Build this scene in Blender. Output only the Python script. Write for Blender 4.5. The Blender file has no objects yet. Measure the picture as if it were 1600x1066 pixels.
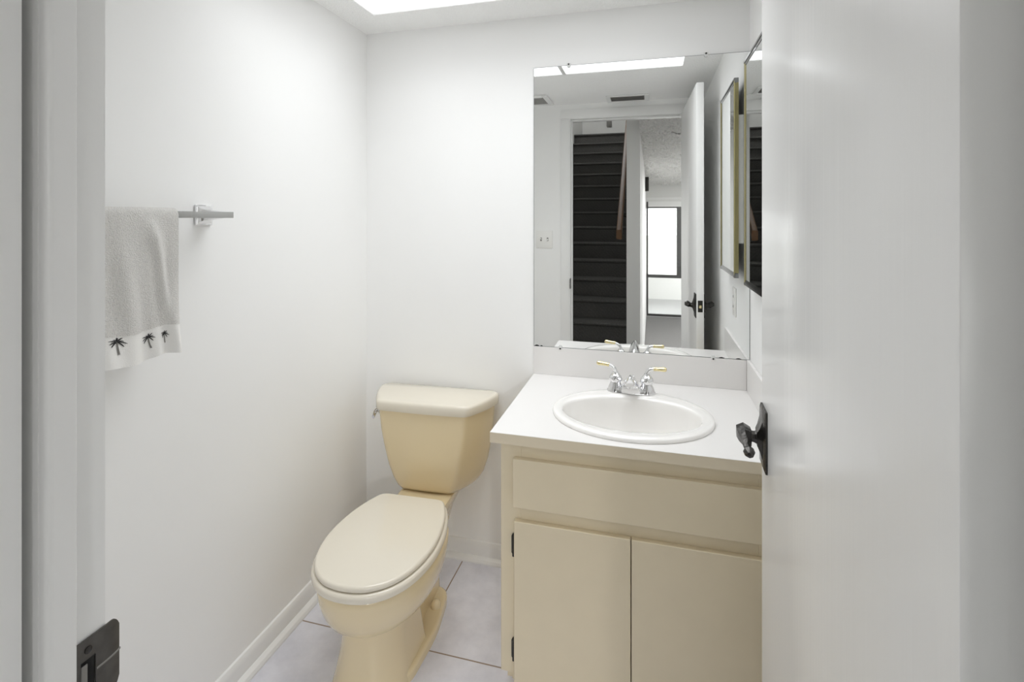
import bpy, bmesh, math, random
from mathutils import Vector, Matrix
random.seed(7)
PI = math.pi
S = bpy.context.scene
C = bpy.context.collection

# ------------------------------------------------------------------ camera
cam_d = bpy.data.cameras.new('camera')
cam = bpy.data.objects.new('camera', cam_d)
C.objects.link(cam)
cam.location = (1.1602, -1.9319, 1.3536)
cam.rotation_euler = (math.radians(90), 0, math.radians(15.122))
cam_d.sensor_width = 36.0
cam_d.lens = 18.004
cam_d.shift_y = -0.1195
cam_d.clip_start = 0.02
S.camera = cam

# ------------------------------------------------------------------ world, exposure
S.view_settings.view_transform = 'Standard'
S.view_settings.look = 'None'
S.view_settings.gamma = 1.0
S.view_settings.use_curve_mapping = False
S.view_settings.exposure = 0.0
W = bpy.data.worlds.new('sky')
S.world = W
W.use_nodes = True
W.node_tree.nodes['Background'].inputs[0].default_value = (1.0, 1.0, 1.0, 1)
W.node_tree.nodes['Background'].inputs[1].default_value = 5.0
PANEL = 1.6          # strength of the visible glow of the ceiling panel
PANEL_W = 5.6       # watts of the light panel's own lamp
S.cycles.max_bounces = 16
S.cycles.diffuse_bounces = 10
S.cycles.glossy_bounces = 8
HALL_FILL_W = 6.0        # two unseen hall lamps added as fill, watts
UP_FILL_W = 22.0          # unseen fill lamp added over the stair landing
LIVING_FILL_W = 75.0      # unseen fill lamp added in the living room

# ------------------------------------------------------------------ materials
def srgb(r, g, b):
    f = lambda c: (c / 255 / 12.92) if c <= 10 else ((c / 255 + 0.055) / 1.055) ** 2.4
    return (f(r), f(g), f(b), 1)

def mat(name, col, rough=0.5, metal=0.0, noise=None, bump=None, coat=0.0, spec=0.5, sheen=0.0):
    """noise=(scale, amount) varies the colour, bump=(scale, strength[, detail])"""
    m = bpy.data.materials.new(name)
    m.use_nodes = True
    nt = m.node_tree
    b = nt.nodes['Principled BSDF']
    b.inputs['Base Color'].default_value = col
    b.inputs['Roughness'].default_value = rough
    b.inputs['Metallic'].default_value = metal
    b.inputs['Coat Weight'].default_value = coat
    b.inputs['Coat Roughness'].default_value = 0.05
    b.inputs['Specular IOR Level'].default_value = spec
    b.inputs['Sheen Weight'].default_value = sheen
    tc = nt.nodes.new('ShaderNodeTexCoord')
    if noise:
        n = nt.nodes.new('ShaderNodeTexNoise')
        n.inputs['Scale'].default_value = noise[0]
        n.inputs['Detail'].default_value = 6
        r = nt.nodes.new('ShaderNodeValToRGB')
        a = noise[1]
        r.color_ramp.elements[0].position = 0.3
        r.color_ramp.elements[1].position = 0.7
        r.color_ramp.elements[0].color = tuple(c * (1 - a) for c in col[:3]) + (1,)
        r.color_ramp.elements[1].color = tuple(min(1, c * (1 + a)) for c in col[:3]) + (1,)
        nt.links.new(tc.outputs['Object'], n.inputs['Vector'])
        nt.links.new(n.outputs['Fac'], r.inputs['Fac'])
        nt.links.new(r.outputs['Color'], b.inputs['Base Color'])
    if bump:
        n = nt.nodes.new('ShaderNodeTexNoise')
        n.inputs['Scale'].default_value = bump[0]
        n.inputs['Detail'].default_value = bump[2] if len(bump) > 2 else 3
        bp = nt.nodes.new('ShaderNodeBump')
        bp.inputs['Strength'].default_value = bump[1]
        bp.inputs['Distance'].default_value = 0.004
        nt.links.new(tc.outputs['Object'], n.inputs['Vector'])
        nt.links.new(n.outputs['Fac'], bp.inputs['Height'])
        nt.links.new(bp.outputs['Normal'], b.inputs['Normal'])
    return m

def emit(name, col, strength):
    m = bpy.data.materials.new(name)
    m.use_nodes = True
    nt = m.node_tree
    nt.nodes.remove(nt.nodes['Principled BSDF'])
    e = nt.nodes.new('ShaderNodeEmission')
    e.inputs[0].default_value = col
    e.inputs[1].default_value = strength
    nt.links.new(e.outputs[0], nt.nodes['Material Output'].inputs[0])
    return m

def glass(name):
    m = bpy.data.materials.new(name)
    m.use_nodes = True
    nt = m.node_tree
    nt.nodes.remove(nt.nodes['Principled BSDF'])
    t = nt.nodes.new('ShaderNodeBsdfTransparent')
    t.inputs[0].default_value = (0.96, 0.965, 0.963, 1)
    g = nt.nodes.new('ShaderNodeBsdfGlossy')
    g.inputs['Roughness'].default_value = 0.02
    f = nt.nodes.new('ShaderNodeFresnel')
    f.inputs[0].default_value = 1.35
    x = nt.nodes.new('ShaderNodeMixShader')
    nt.links.new(f.outputs[0], x.inputs[0])
    nt.links.new(t.outputs[0], x.inputs[1])
    nt.links.new(g.outputs[0], x.inputs[2])
    nt.links.new(x.outputs[0], nt.nodes['Material Output'].inputs[0])
    return m

def mirror_mat(name, col):
    m = bpy.data.materials.new(name)
    m.use_nodes = True
    nt = m.node_tree
    nt.nodes.remove(nt.nodes['Principled BSDF'])
    g = nt.nodes.new('ShaderNodeBsdfGlossy')
    g.inputs[0].default_value = col
    g.inputs['Roughness'].default_value = 0.0
    nt.links.new(g.outputs[0], nt.nodes['Material Output'].inputs[0])
    return m

def tile_mat():
    m = bpy.data.materials.new('floor_tile')
    m.use_nodes = True
    nt = m.node_tree
    b = nt.nodes['Principled BSDF']
    b.inputs['Roughness'].default_value = 0.38
    tc = nt.nodes.new('ShaderNodeTexCoord')
    mp = nt.nodes.new('ShaderNodeMapping')
    mp.inputs['Location'].default_value = (0.014, 0.451 + 0.457, 0)
    br = nt.nodes.new('ShaderNodeTexBrick')
    br.offset = 0.0
    br.squash = 1.0
    br.inputs['Scale'].default_value = 1.0
    br.inputs['Brick Width'].default_value = 0.457
    br.inputs['Row Height'].default_value = 0.457
    br.inputs['Mortar Size'].default_value = 0.0024
    br.inputs['Mortar Smooth'].default_value = 0.1
    br.inputs['Mortar'].default_value = srgb(150, 132, 118)
    n = nt.nodes.new('ShaderNodeTexNoise')
    n.inputs['Scale'].default_value = 9
    n.inputs['Detail'].default_value = 9
    n.inputs['Roughness'].default_value = 0.65
    r = nt.nodes.new('ShaderNodeValToRGB')
    r.color_ramp.elements[0].position = 0.32
    r.color_ramp.elements[1].position = 0.70
    r.color_ramp.elements[0].color = srgb(212, 212, 221)
    r.color_ramp.elements[1].color = srgb(232, 232, 240)
    bp = nt.nodes.new('ShaderNodeBump')
    bp.inputs['Strength'].default_value = 0.5
    bp.inputs['Distance'].default_value = 0.002
    bp.invert = True
    L = nt.links.new
    L(tc.outputs['Object'], mp.inputs['Vector'])
    L(mp.outputs['Vector'], br.inputs['Vector'])
    L(tc.outputs['Object'], n.inputs['Vector'])
    L(n.outputs['Fac'], r.inputs['Fac'])
    L(r.outputs['Color'], br.inputs['Color1'])
    L(r.outputs['Color'], br.inputs['Color2'])
    L(br.outputs['Color'], b.inputs['Base Color'])
    L(br.outputs['Fac'], bp.inputs['Height'])
    L(bp.outputs['Normal'], b.inputs['Normal'])
    return m

def popcorn_mat(name, col, scale, dist):
    m = mat(name, col, 0.95, spec=0.1)
    nt = m.node_tree
    b = nt.nodes['Principled BSDF']
    tc = nt.nodes.new('ShaderNodeTexCoord')
    v = nt.nodes.new('ShaderNodeTexVoronoi')
    v.inputs['Scale'].default_value = scale
    n = nt.nodes.new('ShaderNodeTexNoise')
    n.inputs['Scale'].default_value = scale * 0.5
    n.inputs['Detail'].default_value = 5
    ad = nt.nodes.new('ShaderNodeMath')
    ad.operation = 'SUBTRACT'
    bp = nt.nodes.new('ShaderNodeBump')
    bp.inputs['Strength'].default_value = 0.8
    bp.inputs['Distance'].default_value = dist
    L = nt.links.new
    L(tc.outputs['Object'], v.inputs['Vector'])
    L(tc.outputs['Object'], n.inputs['Vector'])
    L(n.outputs['Fac'], ad.inputs[0])
    L(v.outputs['Distance'], ad.inputs[1])
    L(ad.outputs[0], bp.inputs['Height'])
    L(bp.outputs['Normal'], b.inputs['Normal'])
    return m

def carpet_mat(name, c0, c1):
    m = mat(name, c0, 1.0, spec=0.05)
    nt = m.node_tree
    b = nt.nodes['Principled BSDF']
    tc = nt.nodes.new('ShaderNodeTexCoord')
    n = nt.nodes.new('ShaderNodeTexNoise')
    n.inputs['Scale'].default_value = 160
    n.inputs['Detail'].default_value = 4
    w = nt.nodes.new('ShaderNodeTexWave')
    w.wave_type = 'BANDS'
    w.bands_direction = 'DIAGONAL'
    w.inputs['Scale'].default_value = 16
    w.inputs['Distortion'].default_value = 5
    mx = nt.nodes.new('ShaderNodeMath')
    mx.operation = 'MULTIPLY_ADD'
    mx.inputs[1].default_value = 0.10
    r = nt.nodes.new('ShaderNodeValToRGB')
    r.color_ramp.elements[0].position = 0.35
    r.color_ramp.elements[1].position = 0.85
    r.color_ramp.elements[0].color = c0
    r.color_ramp.elements[1].color = c1
    bp = nt.nodes.new('ShaderNodeBump')
    bp.inputs['Strength'].default_value = 0.7
    bp.inputs['Distance'].default_value = 0.006
    L = nt.links.new
    L(tc.outputs['Object'], n.inputs['Vector'])
    L(tc.outputs['Object'], w.inputs['Vector'])
    L(w.outputs['Fac'], mx.inputs[0])
    L(n.outputs['Fac'], mx.inputs[2])
    L(mx.outputs[0], r.inputs['Fac'])
    L(r.outputs['Color'], b.inputs['Base Color'])
    L(n.outputs['Fac'], bp.inputs['Height'])
    L(bp.outputs['Normal'], b.inputs['Normal'])
    return m

def wood_mat(name, c0, c1):
    m = mat(name, c0, 0.45)
    nt = m.node_tree
    b = nt.nodes['Principled BSDF']
    tc = nt.nodes.new('ShaderNodeTexCoord')
    mp = nt.nodes.new('ShaderNodeMapping')
    mp.inputs['Scale'].default_value = (40, 3, 40)
    n = nt.nodes.new('ShaderNodeTexNoise')
    n.inputs['Scale'].default_value = 1.0
    n.inputs['Detail'].default_value = 6
    r = nt.nodes.new('ShaderNodeValToRGB')
    r.color_ramp.elements[0].color = c0
    r.color_ramp.elements[1].color = c1
    L = nt.links.new
    L(tc.outputs['Object'], mp.inputs['Vector'])
    L(mp.outputs['Vector'], n.inputs['Vector'])
    L(n.outputs['Fac'], r.inputs['Fac'])
    L(r.outputs['Color'], b.inputs['Base Color'])
    return m

M_wall = mat('wall_paint', srgb(243, 243, 242), 0.55, noise=(3, 0.006), bump=(60, 0.03))
M_ceil = popcorn_mat('ceiling_texture', srgb(250, 250, 249), 140, 0.0025)
M_popcorn = popcorn_mat('popcorn_ceiling', srgb(236, 235, 233), 38, 0.03)
M_trim = mat('trim_paint', srgb(236, 236, 235), 0.32, bump=(25, 0.04))
def door_mat():
    m = mat('door_paint', srgb(246, 246, 245), 0.22)
    nt = m.node_tree
    b = nt.nodes['Principled BSDF']
    tc = nt.nodes.new('ShaderNodeTexCoord')
    mp = nt.nodes.new('ShaderNodeMapping')
    mp.inputs['Scale'].default_value = (60, 60, 1.2)
    n = nt.nodes.new('ShaderNodeTexNoise')
    n.inputs['Scale'].default_value = 1.0
    n.inputs['Detail'].default_value = 4
    bp = nt.nodes.new('ShaderNodeBump')
    bp.inputs['Strength'].default_value = 0.12
    bp.inputs['Distance'].default_value = 0.003
    nt.links.new(tc.outputs['Object'], mp.inputs['Vector'])
    nt.links.new(mp.outputs['Vector'], n.inputs['Vector'])
    nt.links.new(n.outputs['Fac'], bp.inputs['Height'])
    nt.links.new(bp.outputs['Normal'], b.inputs['Normal'])
    return m
M_door = door_mat()
M_tile = tile_mat()
M_cer = mat('bone_ceramic', srgb(226, 209, 172), 0.10, coat=0.5)
M_seat_lit_lid = mat('bone_plastic_lit_lid', srgb(224, 217, 202), 0.16, coat=0.3)  # seat plastic; on the tank lid its paler tone stands in for light
M_cab = mat('cream_laminate', srgb(222, 209, 181), 0.36, noise=(14, 0.012))
M_top = mat('white_laminate', srgb(229, 227, 225), 0.30)
M_edge = mat('cream_edge_band', srgb(222, 210, 186), 0.4)
M_sink = mat('white_ceramic', srgb(240, 238, 235), 0.10, coat=0.4)
M_chrome = mat('chrome', (0.78, 0.78, 0.79, 1), 0.06, 1.0)
M_brass = mat('polished_brass', srgb(228, 214, 168), 0.2, 1.0)
M_gold = mat('aged_gold_metal', srgb(172, 163, 120), 0.3, 1.0)
M_iron = mat('black_iron', srgb(70, 68, 66), 0.26, 0.8, bump=(90, 0.4))
M_strike = mat('weathered_steel', srgb(92, 90, 87), 0.38, 0.75, noise=(60, 0.2))
M_dark = mat('dark_metal', srgb(48, 46, 43), 0.45, 0.5)
M_black = mat('black_shadow_and_wear', srgb(20, 20, 20), 0.9)  # shade of holes and slots put in as black; also real worn spots
M_mirror = mirror_mat('silvered_glass', (0.90, 0.91, 0.905, 1))
M_medge = mat('mirror_edge', srgb(92, 94, 92), 0.4)
M_clear = mat('clear_plastic', srgb(215, 216, 214), 0.2)
M_towel = mat('terry_cloth', srgb(226, 224, 220), 1.0, noise=(260, 0.07), bump=(420, 1.0, 6), sheen=0.4, spec=0.1)
M_band = mat('woven_band', srgb(238, 237, 234), 0.9, bump=(500, 0.25), spec=0.1)
M_palm = mat('black_thread', srgb(40, 40, 40), 0.8)
M_trunk = mat('grey_thread', srgb(120, 118, 114), 0.8)
M_plate = mat('white_plastic', srgb(240, 239, 236), 0.3)
M_carpet = carpet_mat('grey_carpet', srgb(84, 83, 81), srgb(104, 103, 101))
M_carpet_lit = carpet_mat('lit_grey_carpet', srgb(112, 111, 110), srgb(142, 141, 139))  # same grey carpet as the hall, paler to stand in for window light
M_rail = wood_mat('oiled_wood', srgb(76, 50, 24), srgb(112, 76, 36))
M_hallwall = mat('hall_paint', srgb(226, 226, 224), 0.6, bump=(60, 0.03))
M_alu = mat('bronze_aluminium', srgb(72, 71, 70), 0.45, 0.4)
M_pale = mat('pale_floor_tile', srgb(172, 172, 172), 0.4)
M_glass = glass('window_glass')
M_panel = emit('luminous_panel', (0.98, 0.99, 1.0, 1), PANEL)
M_fill_lamp = emit('fill_lamp_glass', (1.0, 0.96, 0.9, 1), 3.0)  # glow of the added fill lamps
M_grey = mat('grey_plastic', srgb(134, 132, 128), 0.5)
M_body = mat('white_enamel', srgb(232, 232, 230), 0.3)
M_slat = mat('dark_grille', srgb(168, 166, 162), 0.6)
M_duct = mat('duct_grey', srgb(92, 90, 87), 0.8)
M_rail2 = mat('dark_chrome', (0.30, 0.30, 0.30, 1), 0.12, 1.0)
M_steel = mat('brushed_nickel', (0.40, 0.40, 0.39, 1), 0.22, 1.0)

# ------------------------------------------------------------------ mesh helpers
def obj(name, bm, m, parent=None, smooth=35, loc=None, fixn=True):
    if fixn:
        bmesh.ops.recalc_face_normals(bm, faces=bm.faces[:])
    me = bpy.data.meshes.new(name)
    bm.to_mesh(me)
    bm.free()
    ms = m if isinstance(m, (list, tuple)) else [m]
    for q in ms:
        me.materials.append(q)
    if smooth:
        for p in me.polygons:
            p.use_smooth = True
        me.set_sharp_from_angle(angle=math.radians(smooth))
    o = bpy.data.objects.new(name, me)
    C.objects.link(o)
    if parent:
        o.parent = parent
        # all meshes are built in world space
        o.matrix_parent_inverse = Matrix.Translation(-world_loc(parent))
    return o

def world_loc(o):
    v = Vector((0, 0, 0))
    while o:
        v += o.location
        if o.parent and o.type == 'MESH':
            v += o.matrix_parent_inverse.translation
        o = o.parent
    return v

def empty(name, loc):
    o = bpy.data.objects.new(name, None)
    o.empty_display_size = 0.05
    o.location = loc
    C.objects.link(o)
    return o

def tag(o, label=None, cat=None, group=None, kind=None):
    if label: o['label'] = label
    if cat: o['category'] = cat
    if group: o['group'] = group
    if kind: o['kind'] = kind
    return o

def B():
    return bmesh.new()

def box(bm, x0, x1, y0, y1, z0, z1, bev=0.0, seg=2, mi=0):
    t = bmesh.new()
    vs = [t.verts.new((x, y, z)) for x in (x0, x1) for y in (y0, y1) for z in (z0, z1)]
    for f in ((0, 1, 3, 2), (4, 6, 7, 5), (0, 4, 5, 1), (2, 3, 7, 6), (0, 2, 6, 4), (1, 5, 7, 3)):
        t.faces.new([vs[i] for i in f])
    bmesh.ops.recalc_face_normals(t, faces=t.faces[:])
    if bev:
        bmesh.ops.bevel(t, geom=t.edges[:], offset=bev, segments=seg, profile=0.5, affect='EDGES')
    join(bm, t, mi)

def join(bm, t, mi=0, M=None):
    mp = {}
    for v in t.verts:
        mp[v] = bm.verts.new(M @ v.co if M else v.co)
    for f in t.faces:
        try:
            nf = bm.faces.new([mp[v] for v in f.verts])
            nf.material_index = mi if mi is not None else f.material_index
        except ValueError:
            pass
    t.free()

def loft(bm, rings, cap0=True, cap1=True, mi=0, closed=True):
    R = [[bm.verts.new(p) for p in r] for r in rings]
    n = len(R[0])
    for a, b in zip(R, R[1:]):
        for i in range(n if closed else n - 1):
            j = (i + 1) % n
            f = bm.faces.new((a[i], a[j], b[j], b[i]))
            f.material_index = mi
    if cap0:
        bm.faces.new(R[0][::-1]).material_index = mi
    if cap1:
        bm.faces.new(R[-1]).material_index = mi
    return R

def tube(bm, path, rad, n=12, mi=0, sq=None):
    """round (or elliptical, sq=(a,b)) tube along a path, radius may vary"""
    P = [Vector(p) for p in path]
    rads = rad if isinstance(rad, (list, tuple)) else [rad] * len(P)
    rings = []
    up = None
    for i, p in enumerate(P):
        t = (P[min(i + 1, len(P) - 1)] - P[max(i - 1, 0)]).normalized()
        if up is None:
            up = t.orthogonal().normalized()
            if abs(t.z) < 0.9:
                up = (Vector((0, 0, 1)) - t * t.z).normalized()
        up = (up - t * up.dot(t)).normalized()
        s = t.cross(up)
        a, b = sq if sq else (1, 1)
        rings.append([p + (up * math.cos(2 * PI * k / n) * a + s * math.sin(2 * PI * k / n) * b) * rads[i] for k in range(n)])
    loft(bm, rings, mi=mi)

def lathe(bm, prof, origin, axis='z', n=32, mi=0):
    """prof: list of (r, h) along the axis"""
    o = Vector(origin)
    rings = []
    for r, h in prof:
        ring = []
        for k in range(n):
            c, s = math.cos(2 * PI * k / n) * max(r, 1e-5), math.sin(2 * PI * k / n) * max(r, 1e-5)
            if axis == 'z': q = Vector((c, s, h))
            elif axis == 'x': q = Vector((h, c, s))
            else: q = Vector((c, h, s))
            ring.append(o + q)
        rings.append(ring)
    loft(bm, rings, mi=mi)

def smooth_poly(pts, per=6):
    """closed Catmull-Rom through 2D points"""
    out = []
    n = len(pts)
    for i in range(n):
        p0, p1, p2, p3 = (Vector(pts[(i + k - 1) % n]) for k in range(4))
        for s in range(per):
            t = s / per
            out.append(0.5 * ((2 * p1) + (-p0 + p2) * t + (2 * p0 - 5 * p1 + 4 * p2 - p3) * t * t + (-p0 + 3 * p1 - 3 * p2 + p3) * t ** 3))
    return out

def round_poly(pts, r, seg=5):
    """round every corner of a closed 2D polygon; r may be a list"""
    out = []
    n = len(pts)
    for i in range(n):
        p = Vector(pts[i]); a = Vector(pts[i - 1]) - p; b = Vector(pts[(i + 1) % n]) - p
        rr = r[i] if isinstance(r, (list, tuple)) else r
        if rr <= 0:
            out.append(p); continue
        d = min(rr, a.length * 0.49, b.length * 0.49)
        pa, pb = p + a.normalized() * d, p + b.normalized() * d
        for k in range(seg + 1):
            t = k / seg
            out.append((1 - t) ** 2 * pa + 2 * t * (1 - t) * p + t * t * pb)
    return out

def inset2(pts, d):
    """offset a closed CCW 2D outline inwards by d (simple normals)"""
    n = len(pts)
    out = []
    area = sum(pts[i][0] * pts[(i + 1) % n][1] - pts[(i + 1) % n][0] * pts[i][1] for i in range(n))
    sg = 1 if area > 0 else -1
    for i in range(n):
        t = (Vector(pts[(i + 1) % n]) - Vector(pts[i - 1]))
        if t.length < 1e-9:
            out.append(Vector(pts[i])); continue
        t.normalize()
        out.append(Vector(pts[i]) + Vector((-t.y, t.x)) * d * sg)
    return out

def slab(bm, pts, z0, z1, r0=0.0, r1=0.0, seg=4, mi=0, place=None):
    """extruded outline with rounded bottom (r0) and top (r1) edges"""
    place = place or (lambda p, z: Vector((p[0], p[1], z)))
    rings = []
    if r0:
        for k in range(seg):
            a = k / seg * PI / 2
            rings.append([place(q, z0 + r0 * (1 - math.sin(a))) for q in inset2(pts, r0 * (1 - math.cos(a)) if False else r0 * (1 - math.sin(PI / 2 - 0)) )] if False else
                         [place(q, z0 + r0 * (1 - math.cos(a))) for q in inset2(pts, r0 * (1 - math.sin(a)))])
        rings.append([place(q, z0 + r0) for q in pts])
    else:
        rings.append([place(q, z0) for q in pts])
    if r1:
        rings.append([place(q, z1 - r1) for q in pts])
        for k in range(1, seg + 1):
            a = k / seg * PI / 2
            rings.append([place(q, z1 - r1 * (1 - math.sin(a))) for q in inset2(pts, r1 * (1 - math.cos(a)))])
    else:
        rings.append([place(q, z1) for q in pts])
    loft(bm, rings, mi=mi)

def ell(cx, cy, a, b, z, n=96, pw=1.0):
    out = []
    for k in range(n):
        t = 2 * PI * k / n
        c, s = math.cos(t), math.sin(t)
        out.append(Vector((cx + a * math.copysign(abs(c) ** pw, c), cy + b * math.copysign(abs(s) ** pw, s), z)))
    return out

CZ = 2.133        # bathroom ceiling
RX = 1.4940       # right wall
FY = -1.555       # front wall, room side
FH = -1.665       # front wall, hall side
JL, JR = 0.633, 1.395   # clear door opening
HD = 2.030        # underside of the head jamb

# ------------------------------------------------------------------ bathroom shell
def struct(name, bm, m, parent=None, label=None, smooth=0):
    return tag(obj(name, bm, m, parent, smooth), label, None, None, None if parent else 'structure')

b = B(); box(b, -0.10, 1.60, -1.665, 0.10, -0.06, 0.0)
struct('floor', b, M_tile)
b = B(); box(b, -0.10, 0.0, FH, 0.10, 0.0, 2.30)
struct('wall_left', b, M_wall)
b = B(); box(b, 0.0, RX, 0.0, 0.10, 0.0, 2.30)
struct('wall_back', b, M_wall)
b = B(); box(b, RX, RX + 0.106, FH, 0.10, 0.0, 2.30)
struct('wall_right', b, M_wall)
b = B()
box(b, 0.0, JL - 0.05, FH, FY, 0.0, 2.30)
box(b, JR + 0.02, RX, FH, FY, 0.0, 2.30)
box(b, JL - 0.05, JR + 0.02, FH, FY, HD + 0.02, 2.30)
struct('wall_front', b, M_wall)
# ceiling with the opening for the light panel
LX0, LX1, LY0, LY1 = 0.137, 1.320, -0.826, -0.178
b = B()
box(b, 0.0, LX0, FY, 0.0, CZ, CZ + 0.05)
box(b, LX1, RX, FY, 0.0, CZ, CZ + 0.05)
box(b, LX0, LX1, FY, LY0, CZ, CZ + 0.05)
box(b, LX0, LX1, LY1, 0.0, CZ, CZ + 0.05)
struct('ceiling', b, M_ceil)

# luminous ceiling fixture
cl = tag(empty('ceiling_light', (0.7285, -0.502, CZ)), 'large recessed rectangular light panel glowing white in the bathroom ceiling', 'ceiling light')
b = B()
box(b, LX0 - 0.012, LX0 - 0.0, LY0 - 0.012, LY1 + 0.012, CZ + 0.051, CZ + 0.13)
box(b, LX1 + 0.0, LX1 + 0.012, LY0 - 0.012, LY1 + 0.012, CZ + 0.051, CZ + 0.13)
box(b, LX0, LX1, LY0 - 0.012, LY0, CZ + 0.051, CZ + 0.13)
box(b, LX0, LX1, LY1, LY1 + 0.012, CZ + 0.051, CZ + 0.13)
box(b, LX0 - 0.012, LX1 + 0.012, LY0 - 0.012, LY1 + 0.012, CZ + 0.131, CZ + 0.14)
obj('housing', b, M_plate, cl, 0)
ld = bpy.data.lights.new('ceiling_light', 'AREA')
ld.shape = 'RECTANGLE'; ld.size = LX1 - LX0 - 0.01; ld.size_y = LY1 - LY0 - 0.01; ld.energy = PANEL_W
ld.spread = math.radians(122); ld.color = (0.955, 0.98, 1.0)
lo = bpy.data.objects.new('panel_light', ld); C.objects.link(lo)
lo.parent = cl; lo.location = (0, 0, 0.001)
DX = 0.711
for x0, x1 in ((LX0 + 0.001, DX - 0.010), (DX + 0.010, LX1 - 0.001)):
    b = B(); box(b, x0, x1, LY0 + 0.001, LY1 - 0.001, CZ + 0.004, CZ + 0.010)
    obj('diffuser', b, M_panel, cl, 0)
b = B(); box(b, DX - 0.010, DX + 0.010, LY0 + 0.001, LY1 - 0.001, CZ - 0.002, CZ + 0.012, 0.002)
obj('divider_bar', b, M_trim, cl)

# baseboards with shoe moulding
def baseboard(name, a, bb, nrm, label):
    """a -> bb along the wall foot (2D), nrm points into the room"""
    a, bb, nrm = Vector(a), Vector(bb), Vector(nrm)
    prof = [(0.0, 0.0), (0.030, 0.0), (0.030, 0.006), (0.026, 0.014), (0.019, 0.019), (0.012, 0.021),
            (0.012, 0.055), (0.010, 0.066), (0.006, 0.073), (0.0, 0.075)]
    bm = B()
    rings = [[Vector((p.x + nrm.x * d, p.y + nrm.y * d, z)) for d, z in prof] for p in (a, bb)]
    loft(bm, rings)
    return tag(obj(name, bm, M_trim, None, 20), label, None, None, 'structure')
baseboard('baseboard_left', (0.0, FY), (0.0, 0.0), (1, 0), 'white baseboard with shoe moulding along the left wall')
baseboard('baseboard_back', (0.0, 0.0), (0.752, 0.0), (0, -1), 'white baseboard behind the toilet')
baseboard('baseboard_front', (0.565, FY), (0.0, FY), (0, 1), 'white baseboard under the light switch')

# door frame: jambs and stops
tr = tag(empty('trim_1', (1.014, -1.60, 0.0)), 'white painted door frame with stops', None, None, 'structure')
b = B()
box(b, JL - 0.05, JL - 0.006, FH, -1.6130, 0.0, HD + 0.02)
box(b, JL - 0.05, JL - 0.047, -1.6130, -1.6015, 0.0, HD + 0.02)  # back of a groove added in the left jamb to make a dark strip
box(b, JL - 0.05, JL - 0.006, -1.6015, FY, 0.0, HD + 0.02)
box(b, JL - 0.006, JL, FH - 0.012, -1.6130, 0.0, HD + 0.02, 0.0008, 1)
box(b, JL - 0.006, JL, -1.6015, FY + 0.012, 0.0, HD + 0.02)
box(b, JR, JR + 0.02, FH - 0.012, FY + 0.012, 0.0, HD + 0.02, 0.001, 1)
box(b, JL, JR, FH - 0.012, FY + 0.012, HD, HD + 0.02, 0.001, 1)
obj('jamb', b, M_trim, tr, 30)
b = B()
slab(b, round_poly([(JL, -1.6010), (JL + 0.0115, -1.6010), (JL + 0.0115, -1.577), (JL, -1.577)], [0, 0.007, 0.001, 0], 5), 0.0, HD)
box(b, JR - 0.011, JR, -1.625, -1.592, 0.0, HD, 0.0025, 2)
box(b, JL + 0.0118, JR - 0.011, -1.601, -1.577, HD - 0.011, HD, 0.0025, 2)
obj('door_stop', b, M_trim, tr, 30)

def casing(name, y0, y1, label):
    prof_w = 0.060
    bm = B()
    box(bm, JL - 0.005 - prof_w, JL - 0.005, y0, y1, 0.0, HD + 0.005, 0.003, 2)
    box(bm, JR + 0.005, min(JR + 0.005 + prof_w, RX - 0.002), y0, y1, 0.0, HD + 0.005, 0.003, 2)
    box(bm, JL - 0.005 - prof_w, min(JR + 0.005 + prof_w, RX - 0.002), y0, y1, HD + 0.005, HD + 0.005 + prof_w, 0.003, 2)
    tag(obj(name, bm, M_trim, None, 30), label, None, None, 'structure')
casing('trim_2', FY + 0.0002, FY + 0.014, 'white door casing on the bathroom side')
casing('trim_3', FH - 0.014, FH - 0.0002, 'white door casing on the hall side')

# strike plate on the latch jamb, its lip curling past the corner
st = B()
def strike_pt(y, z, w=0.0):
    # plate lies on x = JL; the lip bends away beyond the corner
    x = JL + 0.0012 + w
    over = y - (-1.545)
    if over > 0:
        x -= over * over * 9
    return Vector((x, y, z))
zc_, zh = 0.912, 0.036
def strike_strip(ylist, zfun0, zfun1, bm):
    lo0 = [strike_pt(y, zfun0(y)) for y in ylist]; hi0 = [strike_pt(y, zfun1(y)) for y in ylist]
    lo1 = [strike_pt(y, zfun0(y), 0.0014) for y in ylist]; hi1 = [strike_pt(y, zfun1(y), 0.0014) for y in ylist]
    rings = [[lo0[i], lo1[i], hi1[i], hi0[i]] for i in range(len(ylist))]
    loft(bm, rings)
y_a, y_m, y_b = -1.5715, -1.548, -1.529
def ztop(y):
    t = max(0.0, (y - (y_b - 0.010)) / 0.010)
    return zc_ + zh - 0.010 * t ** 2.5
def zbot(y):
    t = max(0.0, (y - (y_b - 0.010)) / 0.010)
    return zc_ - zh + 0.010 * t ** 2.5
lin = lambda a, c, n: [a + (c - a) * i / (n - 1) for i in range(n)]
strike_strip(lin(y_a, -1.5675, 3), zbot, ztop, st)
strike_strip(lin(-1.5675, -1.554, 4), lambda y: zc_ + 0.016, ztop, st)
strike_strip(lin(-1.5675, -1.554, 4), zbot, lambda y: zc_ - 0.016, st)
strike_strip(lin(-1.554, y_b, 14), zbot, ztop, st)
sp = tag(obj('strike_plate', st, M_strike, tr, 40), 'dark metal strike plate on the latch side')
b = B(); box(b, JL + 0.0004, JL + 0.0016, -1.5672, -1.5545, zc_ - 0.0155, zc_ + 0.0155)
obj('latch_hole', b, M_black, sp, 0)
b = B(); box(b, JL + 0.0017, JL + 0.0030, -1.5672, -1.5615, zc_ - 0.0150, zc_ + 0.0120, 0.0004, 1)
obj('adjusting_tab', b, M_grey, sp, 30)
b = B()
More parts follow.
